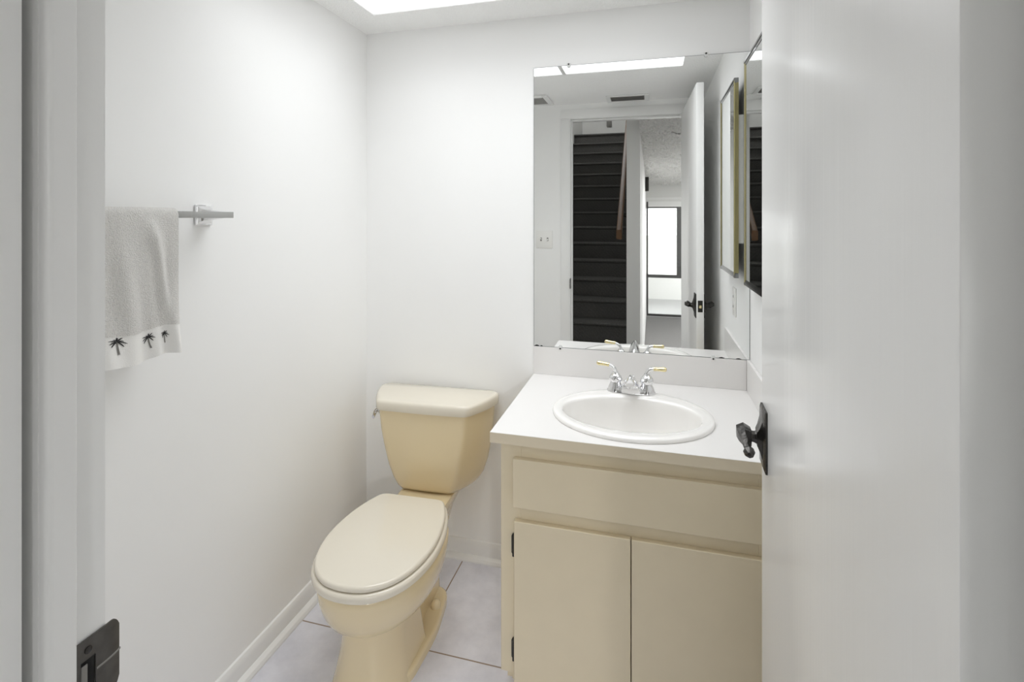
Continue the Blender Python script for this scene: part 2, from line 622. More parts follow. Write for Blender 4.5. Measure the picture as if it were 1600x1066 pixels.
ys_ = lin(-1.553, y_b + 0.001, 10)
loft(b, [[strike_pt(y, zc_ + dz, w) for dz, w in ((-0.0012, 0.0012), (0.0012, 0.0012), (0.0008, 0.0019), (-0.0008, 0.0019))] for y in ys_])
obj('lip_ridge', b, M_grey, sp, 30)
for z in (zc_ + 0.025, zc_ - 0.025):
    b = B(); lathe(b, [(0.0034, 0.0), (0.0034, 0.0009), (0.002, 0.0014)], (JL + 0.0026, -1.561, z), 'x', 16)
    obj('screw', b, M_iron, sp)

# ------------------------------------------------------------------ the door, standing open against the right wall
HX, HYY = 1.3515, -1.540         # near (hinge) end, left face
LXX, LYY = 1.3820, -0.778        # latch end, left face
dv = Vector((LXX - HX, LYY - HYY, 0)); DL = dv.length; dv.normalize()
dn = Vector((-dv.y, dv.x, 0))    # points left (-x), out of the hall-side face
def DP(s, t, z):
    """s along the door from hinge to latch, t out of the hall-side face"""
    p = Vector((HX, HYY, z)) + dv * s + dn * t
    return p
door = tag(empty('door_1', (HX, HYY, 0.0)), 'white flat bathroom door standing open beside the vanity', None, None, 'structure')
def dbox(bm, s0, s1, t0, t1, z0, z1, bev=0.0, seg=2, mi=0):
    t = bmesh.new()
    box(t, s0, s1, t0, t1, z0, z1, bev, seg)
    for v in t.verts:
        v.co = DP(v.co.x, v.co.y, v.co.z)
    join(bm, t, mi)
b = B(); dbox(b, 0.0, DL, -0.035, 0.0, 0.008, HD + 0.002, 0.0015, 2)
obj('door_leaf', b, M_door, door, 30)
KZ, KS = 0.917, DL - 0.038
for side in (1, -1):
    t0 = 0.0 if side == 1 else -0.035
    def HP(s, t, z):
        return DP(s, t0 + side * t, z)
    # hammered plate with a raised middle
    b = B()
    hw, hh = 0.031, 0.060
    def rect(w, h, t):
        q = []
        for a, c in ((-1, -1), (0, -1), (1, -1), (1, 0), (1, 1), (0, 1), (-1, 1), (-1, 0)):
            q.append(HP(KS + a * w, t, KZ + c * h))
        return q
    loft(b, [rect(hw, hh, 0.0), rect(hw, hh, 0.0035), rect(hw * 0.86, hh * 0.9, 0.006), rect(hw * 0.62, hh * 0.62, 0.0075),
             rect(hw * 0.5, hh * 0.36, 0.012), rect(hw * 0.42, hh * 0.22, 0.016)])
    obj('handle_plate', b, M_iron, door, 25)
    # shank and lever, pointing back to the hinge
    b = B()
    pth = [(KS, 0.012, KZ), (KS, 0.020, KZ), (KS, 0.028, KZ + 0.001), (KS - 0.001, 0.035, KZ + 0.002)]
    tube(b, [HP(*p) for p in pth], [0.0155, 0.0115, 0.0110, 0.0145], 8)
    pth = [(KS + 0.016, 0.038, KZ + 0.008), (KS + 0.011, 0.039, KZ + 0.008), (KS - 0.006, 0.039, KZ + 0.006), (KS - 0.022, 0.039, KZ + 0.003),
           (KS - 0.036, 0.037, KZ), (KS - 0.046, 0.038, KZ - 0.003), (KS - 0.051, 0.037, KZ - 0.004)]
    tube(b, [HP(*p) for p in pth], [0.010, 0.0150, 0.0160, 0.0130, 0.0095, 0.0072, 0.0058], 6)
    pth = [(KS - 0.051, 0.037, KZ - 0.004), (KS - 0.056, 0.037, KZ - 0.005), (KS - 0.063, 0.037, KZ - 0.006), (KS - 0.070, 0.037, KZ - 0.006), (KS - 0.075, 0.038, KZ - 0.005)]
    tube(b, [HP(*p) for p in pth], [0.0058, 0.0085, 0.0108, 0.0085, 0.003], 8)
    obj('door_lever', b, M_iron, door, 22)
b = B(); dbox(b, DL, DL + 0.0012, -0.029, -0.006, KZ - 0.029, KZ + 0.029, 0.0005, 1)
lp = tag(obj('latch_plate', b, M_dark, door, 30), 'dark latch plate on the door edge')
b = B(); dbox(b, DL + 0.0012, DL + 0.009, -0.023, -0.011, KZ - 0.009, KZ + 0.007, 0.002, 2)
tag(obj('latch_bolt', b, M_brass, lp, 30), 'small brass latch bolt')
for z in (0.25, 1.82):
    b = B()
    dbox(b, -0.0012, 0.0, -0.033, -0.003, z - 0.045, z + 0.045, 0.0004, 1)
    lathe(b, [(0.0, -0.047), (0.0055, -0.045), (0.0055, 0.045), (0.0, 0.047)], DP(-0.003, -0.041, z), 'z', 12)
    obj('hinge', b, M_trim, door, 35)

# ------------------------------------------------------------------ toilet
TX = 0.347
to = tag(empty('toilet', (TX, -0.10, 0.0)), 'bone coloured two piece toilet with elongated bowl beside the vanity', 'toilet')
def egg(yb, yf, hw, z, pb=0.62, pf=0.92, yw=None, n=72, px=1.0):
    yc = yw if yw is not None else yb - (yb - yf) * 0.47
    out = []
    for k in range(n):
        t = 2 * PI * k / n
        c, s = math.cos(t), math.sin(t)
        if s >= 0:
            x = hw * math.copysign(abs(c) ** pb, c); y = yc + (yb - yc) * abs(s) ** 0.8
        else:
            x = hw * math.copysign(abs(c) ** pf, c); y = yc - (yc - yf) * abs(s) ** 0.98
        out.append(Vector((TX + x, y, z)))
    return out
# bowl: rim, apron, underside, pedestal, foot, deck in one ceramic body
b = B()
loft(b, [egg(-0.285, -0.722, 0.166, 0.337), egg(-0.280, -0.732, 0.174, 0.334), egg(-0.277, -0.737, 0.1775, 0.327), egg(-0.277, -0.737, 0.1775, 0.309),
         egg(-0.280, -0.732, 0.1735, 0.276), egg(-0.285, -0.723, 0.166, 0.246), egg(-0.290, -0.710, 0.155, 0.222),
         egg(-0.296, -0.698, 0.145, 0.211), egg(-0.30, -0.670, 0.122, 0.202), egg(-0.31, -0.64, 0.098, 0.196)], True, True)
# front column
col = lambda z, yb, yf, hw: [Vector((TX + p.x, p.y, z)) for p in round_poly([(-hw, yb), (-hw * 0.96, yf + 0.06), (-hw * 0.45, yf), (hw * 0.45, yf), (hw * 0.96, yf + 0.06), (hw, yb)], [0.012, 0.05, 0.05, 0.05, 0.05, 0.012], 6)]
loft(b, [col(0.0, -0.430, -0.684, 0.118), col(0.012, -0.430, -0.682, 0.116), col(0.05, -0.438, -0.670, 0.109), col(0.12, -0.44, -0.660, 0.097), col(0.18, -0.435, -0.655, 0.095),
         col(0.225, -0.42, -0.66, 0.099)], True, True)
# trapway behind
trp = lambda z, yb, yf, hw: [Vector((TX + p.x, p.y, z)) for p in round_poly([(-hw, yf), (hw, yf), (hw, yb), (-hw, yb)], 0.035, 5)]
loft(b, [trp(0.0, -0.20, -0.50, 0.078), trp(0.12, -0.19, -0.50, 0.070), trp(0.22, -0.16, -0.50, 0.075), trp(0.30, -0.10, -0.50, 0.085)], True, True)
# foot flange
ft = round_poly([(-0.118, -0.60), (-0.134, -0.40), (-0.112, -0.215), (0.112, -0.215), (0.134, -0.40), (0.118, -0.60)], 0.055, 6)
ft = [(TX + p.x, p.y) for p in ft]
slab(b, ft, 0.0, 0.030, 0.0, 0.010)
# deck under the tank
dk = lambda z, w0, w1, yb, yf: [Vector((TX + p.x, p.y, z)) for p in round_poly([(-w0, yf), (w0, yf), (w1, yb), (-w1, yb)], [0.03, 0.03, 0.03, 0.03], 6)]
loft(b, [dk(0.19, 0.075, 0.06, -0.06, -0.37), dk(0.25, 0.080, 0.075, -0.05, -0.37), dk(0.295, 0.090, 0.098, -0.035, -0.37), dk(0.318, 0.094, 0.106, -0.03, -0.37),
         dk(0.326, 0.094, 0.106, -0.03, -0.37), dk(0.331, 0.088, 0.100, -0.036, -0.364)], True, True)
obj('bowl', b, M_cer, to, 48)

# seat and lid
half = [(-0.283, 0.0), (-0.283, 0.055), (-0.284, 0.095), (-0.292, 0.116), (-0.315, 0.130), (-0.36, 0.148), (-0.42, 0.163), (-0.49, 0.171), (-0.55, 0.1695),
        (-0.61, 0.158), (-0.66, 0.138), (-0.70, 0.108), (-0.727, 0.070), (-0.738, 0.035), (-0.741, 0.0)]
def seat_outline(d=0.0, dy=0.0):
    pts = [(w, y) for y, w in half] + [(-w, y) for y, w in half[-2:0:-1]]
    q = smooth_poly(pts, 5)
    q = inset2(q, -d)
    return [Vector((TX + p.x, p.y + dy)) for p in q]
b = B(); slab(b, seat_outline(0.0085), 0.3385, 0.3615, 0.004, 0.010, 5)
obj('seat', b, M_seat_lit_lid, to, 50)
b = B(); slab(b, seat_outline(0.0), 0.3640, 0.3790, 0.003, 0.0085, 6)
obj('seat_lid', b, M_seat_lit_lid, to, 50)
# tank
def tank_ring(z, wf, wb, yf, yb, rc=0.016, bow=0.006, ex=0.008):
    pts = [(-wf, yf), (0.0, yf - bow), (wf, yf), ((wf + wb) / 2 + 0.010 + ex * 0.6, (yf + yb) / 2 - 0.01), (wb + ex, yb), (-wb, yb), (-(wf + wb) / 2 - 0.010, (yf + yb) / 2 - 0.01)]
    q = round_poly(pts, [rc, 0.09, rc, 0.05, 0.045, 0.045, 0.05], 5)
    return [Vector((TX + p.x, p.y, z)) for p in q]
b = B()
loft(b, [tank_ring(0.3325, 0.088, 0.140, -0.162, -0.040), tank_ring(0.337, 0.098, 0.158, -0.171, -0.034), tank_ring(0.350, 0.106, 0.176, -0.179, -0.030),
         tank_ring(0.38, 0.119, 0.196, -0.187, -0.028), tank_ring(0.43, 0.134, 0.212, -0.196, -0.026), tank_ring(0.50, 0.149, 0.224, -0.203, -0.025),
         tank_ring(0.57, 0.161, 0.232, -0.208, -0.025), tank_ring(0.6395, 0.168, 0.237, -0.210, -0.025)], True, True)
obj('tank', b, M_cer, to, 40)
b = B()
def lid_ring(z, d):
    return tank_ring(z, 0.176 - d, 0.252 - d, -0.219 + d, -0.020 - d * 0.4, 0.024)
loft(b, [lid_ring(0.6415, 0.006), lid_ring(0.6420, 0.002), lid_ring(0.646, 0.0), lid_ring(0.668, 0.0), lid_ring(0.674, 0.0018), lid_ring(0.6785, 0.006), lid_ring(0.680, 0.012)], True, True)
tag(obj('tank_lid', b, M_seat_lit_lid, to, 40))  # ceramic lid given the paler seat tone in place of light on its top
fl = B()
lathe(fl, [(0.013, 0.0), (0.013, -0.006), (0.009, -0.011), (0.006, -0.022), (0.0, -0.022)], (TX - 0.196, -0.140, 0.612), 'x', 20)
tube(fl, [(TX - 0.212, -0.138, 0.612), (TX - 0.213, -0.152, 0.610), (TX - 0.210, -0.170, 0.606), (TX - 0.205, -0.186, 0.603)], [0.006, 0.008, 0.009, 0.007], 12, sq=(1.3, 0.7))
tag(obj('flush_lever', fl, M_chrome, to), 'chrome flush lever')
for sx in (-1, 1):
    b = B(); lathe(b, [(0.0165, 0.0), (0.0165, 0.008), (0.0145, 0.016), (0.009, 0.022), (0.0, 0.0235)], (TX + sx * 0.098, -0.318, 0.0302), 'z', 24)
    obj('bolt_cap', b, M_cer, to, 50)
to.rotation_euler.z = math.radians(2.4)

# ------------------------------------------------------------------ vanity
VX0, VX1 = 0.752, 1.4815
va = tag(empty('vanity_cabinet', (1.117, -0.27, 0.0)), 'cream vanity cabinet with flat doors under the white countertop', 'cabinet')
b = B()
box(b, VX0, VX0 + 0.016, -0.470, -0.004, 0.0, 0.7265)
box(b, VX0, VX0 + 0.016, -0.522, -0.470, 0.076, 0.7265)
box(b, VX1 - 0.016, VX1, -0.470, -0.004, 0.0, 0.7265)
box(b, VX1 - 0.016, VX1, -0.522, -0.470, 0.076, 0.7265)
box(b, VX0 + 0.016, VX1 - 0.016, -0.012, -0.004, 0.0, 0.7265)
box(b, VX0 + 0.016, VX1 - 0.016, -0.522, -0.012, 0.078, 0.094)
obj('carcass', b, M_cab, va, 0)
b = B(); box(b, VX0 + 0.016, VX1 - 0.016, -0.476, -0.462, 0.0, 0.0775)
obj('toe_kick', b, M_cab, va, 0)
b = B()   # face frame
box(b, VX0, 0.812, -0.540, -0.5225, 0.076, 0.7265, 0.001, 1)
box(b, 1.420, VX1, -0.540, -0.5225, 0.076, 0.7265, 0.001, 1)
box(b, 0.812, 1.420, -0.540, -0.5225, 0.680, 0.7265)
box(b, 0.812, 1.420, -0.540, -0.5225, 0.502, 0.565)
box(b, 0.812, 1.420, -0.540, -0.5225, 0.076, 0.100)
obj('face_frame', b, M_cab, va, 0)
b = B(); box(b, 0.791, 1.437, -0.5585, -0.5405, 0.551, 0.686, 0.0012, 1)
obj('drawer_front', b, M_cab, va, 30)
for x0, x1, hx in ((0.7945, 1.1100, 0.7945), (1.1125, 1.4280, 1.4280)):
    b = B(); box(b, x0, x1, -0.5585, -0.5405, 0.066, 0.513, 0.0012, 1)
    d = obj('door', b, M_cab, va, 30)
    sg = -1 if hx == x0 else 1
    for zc in (0.440, 0.148):
        b = B()
        h, w = 0.035, 0.0085
        o2 = [(0, -h), (w * 0.8, -h + 0.006), (w * 1.25, -h + 0.012), (w * 1.25, h - 0.012), (w * 0.8, h - 0.006), (0, h)]
        def pl(p, t, hx=hx, sg=sg, zc=zc):
            return Vector((hx + sg * (0.0004 + p[0]), -0.5405 - t, zc + p[1]))
        slab(b, o2, 0.0, 0.0045, 0.0, 0.001, 2, place=pl)
        tube(b, [(hx + sg * 0.004, -0.5475, zc - h + 0.004), (hx + sg * 0.004, -0.5475, zc + h - 0.004)], 0.0036, 10)
        obj('hinge', b, M_dark, d, 30)

# countertop with splashes and a cut-out for the basin
SX, SY, SA, SBB = 1.1035, -0.335, 0.2385, 0.202
ct = tag(empty('countertop', (1.10, -0.28, 0.727)), 'white laminate countertop with backsplash on the vanity', 'countertop')
CX0, CX1, CY0, CY1, CT0, CT1 = 0.7262, 1.4930, -0.564, -0.0005, 0.727, 0.757
b = B()
N = 128
def to_rect(t, d=0.0):
    c, s = math.cos(t), math.sin(t)
    k = 1e9
    if c > 1e-9: k = min(k, (CX1 - d - SX) / c)
    if c < -1e-9: k = min(k, (CX0 + d - SX) / c)
    if s > 1e-9: k = min(k, (CY1 - d - SY) / s)
    if s < -1e-9: k = min(k, (CY0 + d - SY) / s)
    return (SX + c * k, SY + s * k)
angs = [2 * PI * k / N for k in range(N)]
for cx_, cy_ in ((CX0, CY0), (CX1, CY0), (CX0, CY1), (CX1, CY1)):
    a = math.atan2(cy_ - SY, cx_ - SX) % (2 * PI)
    j = min(range(len(angs)), key=lambda i: abs(angs[i] - a))
    angs[j] = a
ha, hb = SA - 0.02, SBB - 0.02
hole = [(SX + ha * math.cos(t) / 1, SY + hb * math.sin(t)) for t in angs]
rt = [to_rect(t) for t in angs]
rt1 = [to_rect(t, 0.0012) for t in angs]
V = lambda pts, z: [Vector((p[0], p[1], z)) for p in pts]
R = loft(b, [V(hole, CT0), V(hole, CT1), V(rt1, CT1), V(rt, CT1 - 0.0012), V(rt, CT0), V(hole, CT0)], False, False)
bmesh.ops.remove_doubles(b, verts=b.verts[:], dist=1e-6)
for f in b.faces:
    c = f.calc_center_median()
    if c.z < CT1 - 0.002 and c.z > CT0 + 0.001 and c.y < CY0 + 0.002:
        f.material_index = 1
obj('worktop', b, [M_top, M_edge], ct, 20)
b = B(); box(b, CX0 + 0.0005, 1.4822, -0.0065, -0.0005, CT1 + 0.0002, 0.8625, 0.0006, 1)
obj('backsplash', b, M_top, ct, 0)
b = B(); box(b, 1.4825, 1.4932, -0.560, -0.0068, CT1 + 0.0002, 0.8645, 0.0010, 1)
obj('side_splash', b, M_top, ct, 0)

# sink
sk = tag(empty('sink', (SX, SY, 0.757)), 'white oval drop in basin set in the vanity countertop', 'sink')
b = B()
IX, IY, IA, IB = 1.101, -0.346, 0.204, 0.137
def mixr(t, z, da=0.0):
    return ell(SX + (IX - SX) * t, SY + (IY - SY) * t, SA + (IA - SA) * t - da, SBB + (IB - SBB) * t - da, z)
rings = [mixr(0.02, 0.7572), mixr(0.0, 0.7585), mixr(0.0, 0.7625), mixr(0.035, 0.7668), mixr(0.12, 0.7692), mixr(0.35, 0.7705), mixr(0.65, 0.7700), mixr(0.88, 0.7680), mixr(0.97, 0.7645), mixr(1.0, 0.7580)]
for s, z in ((0.985, 0.742), (0.955, 0.715), (0.91, 0.688), (0.84, 0.660), (0.73, 0.637), (0.58, 0.622), (0.40, 0.613), (0.22, 0.609), (0.105, 0.607)):
    rings.append(ell(IX, IY + 0.012 * (1 - s), IA * s, IB * s, z))
# outer shell below the worktop
r2 = [ell(IX, IY + 0.012 * (1 - s), IA * s + 0.008, IB * s + 0.008, z - 0.008) for s, z in ((0.105, 0.607), (0.40, 0.613), (0.73, 0.637), (0.91, 0.688), (0.985, 0.742))]
loft(b, rings + r2 + [mixr(0.6, 0.7566), mixr(0.02, 0.7572)], False, False)
bmesh.ops.remove_doubles(b, verts=b.verts[:], dist=1e-6)
obj('basin', b, M_sink, sk, 60)
b = B()
lathe(b, [(0.0, -0.016), (0.020, -0.016), (0.023, 0.0), (0.023, 0.002), (0.019, 0.0028), (0.016, 0.0005), (0.0145, 0.0005), (0.0145, 0.004), (0.011, 0.0062), (0.0, 0.0066)], (IX, IY + 0.011, 0.6070), 'z', 32)
tag(obj('drain', b, M_chrome, sk), 'chrome pop up drain')
b = B()
lathe(b, [(0.009, 0.0), (0.009, 0.002), (0.007, 0.003), (0.0, 0.003)], (IX, IY - IB * 0.93, 0.706), 'y', 20)

b.free()

# ------------------------------------------------------------------ faucet
FX, FYY, FZ = 1.0975, -0.162, 0.7706
fa = tag(empty('faucet', (FX, FYY, FZ)), 'chrome centerset faucet with brass tipped levers behind the basin', 'faucet')
b = B()
def fbase(w, d, z, waist=0.0):
    pts = []
    for k in range(64):
        t = 2 * PI * k / 64
        c, s = math.cos(t), math.sin(t)
        x = w * math.copysign(abs(c) ** 0.55, c)
        y = d * math.copysign(abs(s) ** 0.75, s)
        y *= 1 - waist * math.exp(-((abs(x) - w * 0.36) / (w * 0.14)) ** 2)
        pts.append(Vector((FX + x, FYY + y, FZ + z)))
    return pts
loft(b, [fbase(0.080, 0.0275, 0.0), fbase(0.080, 0.0275, 0.004), fbase(0.076, 0.025, 0.009, 0.1), fbase(0.070, 0.021, 0.014, 0.18), fbase(0.064, 0.017, 0.018, 0.2)], True, True)
# centre block that carries the spout
loft(b, [[Vector((FX + p.x, FYY + p.y, FZ + z)) for p in round_poly([(-w, -d), (w, -d), (w * 0.8, 0.02), (-w * 0.8, 0.02)], 0.008, 4)]
         for w, d, z in ((0.033, 0.0285, 0.003), (0.032, 0.0290, 0.014), (0.030, 0.0290, 0.024), (0.026, 0.0270, 0.034), (0.018, 0.0200, 0.042))], True, True)
obj('base', b, M_chrome, fa, 40)
b = B()   # spout: broad at its root, rising to a peaked tip
def spr(y, z, w, h):
    pts = [(-w, -h), (w, -h), (w * 0.98, -h * 0.2), (w * 0.35, h * 0.75), (0, h), (-w * 0.35, h * 0.75), (-w * 0.98, -h * 0.2)]
    q = round_poly(pts, min(w, h) * 0.35, 4)
    return [Vector((FX + p.x, FYY + y, FZ + z + p.y)) for p in q]
loft(b, [spr(0.012, 0.028, 0.027, 0.016), spr(-0.010, 0.037, 0.0265, 0.021), spr(-0.035, 0.048, 0.0235, 0.021), spr(-0.060, 0.057, 0.0200, 0.0195), spr(-0.085, 0.063, 0.0170, 0.0180),
         spr(-0.098, 0.0630, 0.0155, 0.0165), spr(-0.105, 0.0615, 0.0120, 0.0130)], True, True)
lathe(b, [(0.0085, -0.010), (0.0085, 0.0), (0.0, 0.0)], (FX, FYY - 0.090, FZ + 0.050), 'z', 20)
obj('spout', b, M_chrome, fa, 40)
b = B()
lathe(b, [(0.0028, 0.0), (0.0028, 0.024), (0.0052, 0.026), (0.0058, 0.032), (0.004, 0.037), (0.0, 0.0385)], (FX + 0.006, FYY + 0.021, FZ + 0.012), 'z', 16)
obj('lift_rod', b, M_chrome, fa)
for sx in (-1, 1):
    hx = FX + sx * 0.0515
    b = B()
    lathe(b, [(0.0265, 0.0), (0.0255, 0.006), (0.0215, 0.016), (0.0172, 0.025), (0.0165, 0.0285), (0.0195, 0.0305), (0.0215, 0.035), (0.0218, 0.040), (0.0200, 0.0465),
              (0.0150, 0.0525), (0.0105, 0.0570), (0.0085, 0.0610), (0.0, 0.0625)], (hx, FYY, FZ + 0.003), 'z', 32)
    e = 0.004 if sx < 0 else 0.0
    tube(b, [(hx, FYY, FZ + 0.056), (hx + sx * 0.0005, FYY, FZ + 0.066), (hx + sx * 0.004, FYY, FZ + 0.0745), (hx + sx * 0.012, FYY, FZ + 0.0800 + e * 0.3), (hx + sx * 0.022, FYY, FZ + 0.0815 + e)],
         [0.0085, 0.0068, 0.0062, 0.0058, 0.0056], 14)
    h = obj('handle', b, M_chrome, fa, 40)
    b = B()
    slope = 0.10 if sx < 0 else 0.03
    pts = [0.020, 0.023, 0.026, 0.034, 0.046, 0.055, 0.060, 0.0625, 0.064]
    tube(b, [(hx + sx * p, FYY, FZ + 0.0815 + e + slope * (p - 0.020)) for p in pts], [0.0050, 0.0068, 0.0062, 0.0058, 0.0066, 0.0076, 0.0070, 0.0050, 0.0015], 16)
    tag(obj('lever_grip', b, M_brass, h, 50), 'polished brass lever grip')

# ------------------------------------------------------------------ wall mirror
MX0, MX1, MZ0, MZ1 = 0.7262, 1.4930, 0.8634, 1.9342
wm = tag(empty('wall_mirror', ((MX0 + MX1) / 2, -0.002, MZ0)), 'large frameless rectangular mirror above the vanity reflecting the hall and stairs', 'mirror')
b = B()
box(b, MX0, MX1, -0.0045, -0.0005, MZ0, MZ1)
bmesh.ops.recalc_face_normals(b, faces=b.faces[:])
for f in list(b.faces):
    f.normal_update()
    f.material_index = 1
    if f.normal.y < -0.9:
        r_ = bmesh.ops.inset_region(b, faces=[f], thickness=0.0016, depth=0.0)
        f.material_index = 0
        for g in r_['faces']:
            g.material_index = 1
for v in b.verts:      # the bottom rim is worn the most
    if abs(v.co.z - (MZ0 + 0.0016)) < 1e-5:
        v.co.z += 0.0012
obj('glass', b, [M_mirror, M_medge], wm, 0, fixn=False)
for x0, w, h in ((0.7285, 0.020, 0.006), (0.752, 0.010, 0.004), (1.392, 0.020, 0.004), (1.448, 0.018, 0.0035)):
    b = B()
    n_ = 10
    pts = [(x0 + w * k / n_, MZ0 + 0.0005) for k in range(n_ + 1)] + [(x0 + w * k / n_, MZ0 + 0.001 + h * (math.sin(PI * k / n_) ** 0.7) * random.uniform(0.6, 1)) for k in range(n_, -1, -1)]
    slab(b, pts, 0.0, 0.0003, place=lambda p, t: Vector((p[0], -0.0046 - t, p[1])))
    obj('worn_spot', b, M_black, wm, 0)
for x, z, up in ((0.862, MZ1, 1), (1.350, MZ1, 1), (0.830, MZ0, -1), (1.374, MZ0, -1)):
    b = B()
    pts = [(-0.007, 0.007), (0.007, 0.007), (0.007, -0.003), (0.004, -0.0085), (-0.004, -0.0085), (-0.007, -0.003)]
    q = [(x + p[0], z + up * p[1]) for p in pts]
    slab(b, q, 0.0, 0.003, 0, 0.0008, 2, place=lambda p, t: Vector((p[0], -0.0048 - t if True else 0, p[1])))
    c = obj('mirror_clip', b, M_clear, wm, 30)
    b = B(); lathe(b, [(0.0032, 0.0), (0.0032, -0.0010), (0.0018, -0.0018), (0.0, -0.0018)], (x, -0.0079, z + up * 0.0035), 'y', 14)
    obj('screw', b, M_iron, c)

# ------------------------------------------------------------------ medicine cabinet on the right wall
mc = tag(empty('medicine_cabinet', (RX, -0.30, 1.13)), 'mirrored medicine cabinet with dark and gold metal frame on the right wall', 'cabinet')
XF = 1.457
YB, YF, ZB, ZT = -0.108, -0.490, 1.135, 1.872
b = B(); box(b, 1.4735, RX - 0.0005, YF + 0.03, YB - 0.012, 1.262, 1.738, 0.002, 2)
obj('body', b, M_body, mc, 30)
mdoor = B()
box(mdoor, 1.4600, 1.4725, YF + 0.012, YB - 0.012, ZB + 0.012, ZT - 0.012)
for f in mdoor.faces:
    f.normal_update()
    f.material_index = 0 if f.normal.x < -0.9 else 1
md = obj('door', mdoor, [M_mirror, M_medge], mc, 0, fixn=False)
def stile(y0, y1, z0, z1, vertical):
    bm = B()
    w = (y1 - y0) if vertical else (z1 - z0)
    prof = [(0.0, 1.4730), (0.0, XF + 0.002), (0.002, XF), (w * 0.45, XF), (w * 0.7, XF + 0.0012), (w, XF + 0.0024), (w, 1.4730)]
    return prof, bm
FWD = 0.019
# two gold stiles
for yo, yi in ((YB, YB - FWD), (YF, YF + FWD)):
    bm = B()
    d = yi - yo
    ring = lambda z, i: [Vector((x, yo + d * f, z)) for f, x in ((0, 1.4730), (0, XF + 0.003), (0.12, XF), (0.45, XF), (0.6, XF + 0.0018), (1.0, XF + 0.0024), (1.0, 1.4600), (0.9, 1.4730))]
    loft(bm, [ring(ZB, 0), ring(ZT, 1)])
    tag(obj('frame_stile', bm, M_gold, md, 20), 'gold coloured vertical frame strip')
for zo, zi in ((ZB, ZB + FWD), (ZT, ZT - FWD)):
    bm = B()
    d = zi - zo
    ring = lambda y: [Vector((x, y, zo + d * f)) for f, x in ((0, 1.4730), (0, XF + 0.003), (0.12, XF - 0.0006), (0.45, XF - 0.0006), (0.6, XF + 0.0012), (1.0, XF + 0.0020), (1.0, 1.4600), (0.9, 1.4730))]
    loft(bm, [ring(YB + 0.0008), ring(YF - 0.0008)])
    tag(obj('frame_rail', bm, M_rail2, md, 20), 'silvery metal frame rail')
bm = B()
for k in range(34):
    z0 = 1.272 + k * 0.0135
    lathe(bm, [(0.0, 0.0), (0.0026, 0.0004), (0.0026, 0.0105), (0.0, 0.0109)], (1.4712, YB - 0.0095, z0), 'z', 8)
obj('piano_hinge', bm, M_dark, mc, 30)

# ------------------------------------------------------------------ outlet and switch
ol = tag(empty('outlet', (RX, -0.33, 1.015)), 'white electrical outlet on the right wall below the medicine cabinet', 'outlet')
b = B(); box(b, RX - 0.006, RX - 0.0004, -0.366, -0.296, 0.957, 1.073, 0.0022, 2)
obj('cover_plate', b, M_plate, ol, 30)
for z in (1.035, 0.995):
    b = B(); box(b, RX - 0.0075, RX - 0.0058, -0.345, -0.317, z - 0.013, z + 0.013, 0.0008, 1)
    s = obj('socket', b, M_plate, ol, 30)
    b = B()
    for y in (-0.337, -0.325):
        box(b, RX - 0.0079, RX - 0.0074, y - 0.0012, y + 0.0012, z - 0.004, z + 0.006)
    obj('slot', b, M_black, s, 0)
sw = tag(empty('light_switch', (0.453, FY, 1.213)), 'white double toggle light switch plate beside the door casing, seen in the mirror', 'switch')
b = B(); box(b, 0.396, 0.510, FY + 0.0004, FY + 0.006, 1.150, 1.272, 0.0022, 2)
obj('cover_plate', b, M_plate, sw, 30)
for x, up in ((0.430, 1), (0.476, -1)):
    b = B(); box(b, x - 0.0055, x + 0.0055, FY + 0.0058, FY + 0.0070, 1.199, 1.223)
    s = obj('toggle_slot', b, M_grey, sw, 0)
    b = B(); tube(b, [(x, FY + 0.006, 1.211), (x, FY + 0.018, 1.211 + up * 0.007)], [0.0042, 0.0034], 8)
    obj('toggle', b, M_plate, s, 30)

# ------------------------------------------------------------------ ceiling vent and fan grille
ve = tag(empty('ceiling_vent', (1.018, -1.455, CZ)), 'white ceiling register with dark louvres in front of the door, seen in the mirror', 'vent')
vx0, vx1, vy0, vy1 = 0.885, 1.150, -1.545, -1.365
b = B()
box(b, vx0, vx0 + 0.028, vy0, vy1, CZ - 0.008, CZ - 0.0004, 0.002, 1)
box(b, vx1 - 0.028, vx1, vy0, vy1, CZ - 0.008, CZ - 0.0004, 0.002, 1)
box(b, vx0 + 0.028, vx1 - 0.028, vy0, vy0 + 0.028, CZ - 0.008, CZ - 0.0004, 0.002, 1)
box(b, vx0 + 0.028, vx1 - 0.028, vy1 - 0.028, vy1, CZ - 0.008, CZ - 0.0004, 0.002, 1)
obj('frame', b, M_trim, ve, 30)
b = B(); box(b, vx0 + 0.028, vx1 - 0.028, vy0 + 0.028, vy1 - 0.028, CZ - 0.0014, CZ - 0.0004)
obj('duct_opening', b, M_duct, ve, 0)
for k in range(5):
    y = vy0 + 0.040 + k * 0.0245
    b = B()
    loft(b, [[Vector((x, y, CZ - 0.0022)), Vector((x, y + 0.012, CZ - 0.0105)), Vector((x, y + 0.0132, CZ - 0.0095)), Vector((x, y + 0.0015, CZ - 0.0018))] for x in (vx0 + 0.0285, vx1 - 0.0285)])
    obj('louvre', b, M_slat, ve, 0)
fn = tag(empty('exhaust_fan', (0.405, -1.362, CZ)), 'square exhaust fan grille in the ceiling by the left wall, seen at the mirror edge', 'fan')
fx0, fx1, fy0, fy1 = 0.278, 0.532, -1.490, -1.236
b = B()
box(b, fx0, fx0 + 0.032, fy0, fy1, CZ - 0.014, CZ - 0.0004, 0.005, 2)
box(b, fx1 - 0.032, fx1, fy0, fy1, CZ - 0.014, CZ - 0.0004, 0.005, 2)
box(b, fx0 + 0.032, fx1 - 0.032, fy0, fy0 + 0.032, CZ - 0.014, CZ - 0.0004, 0.005, 2)
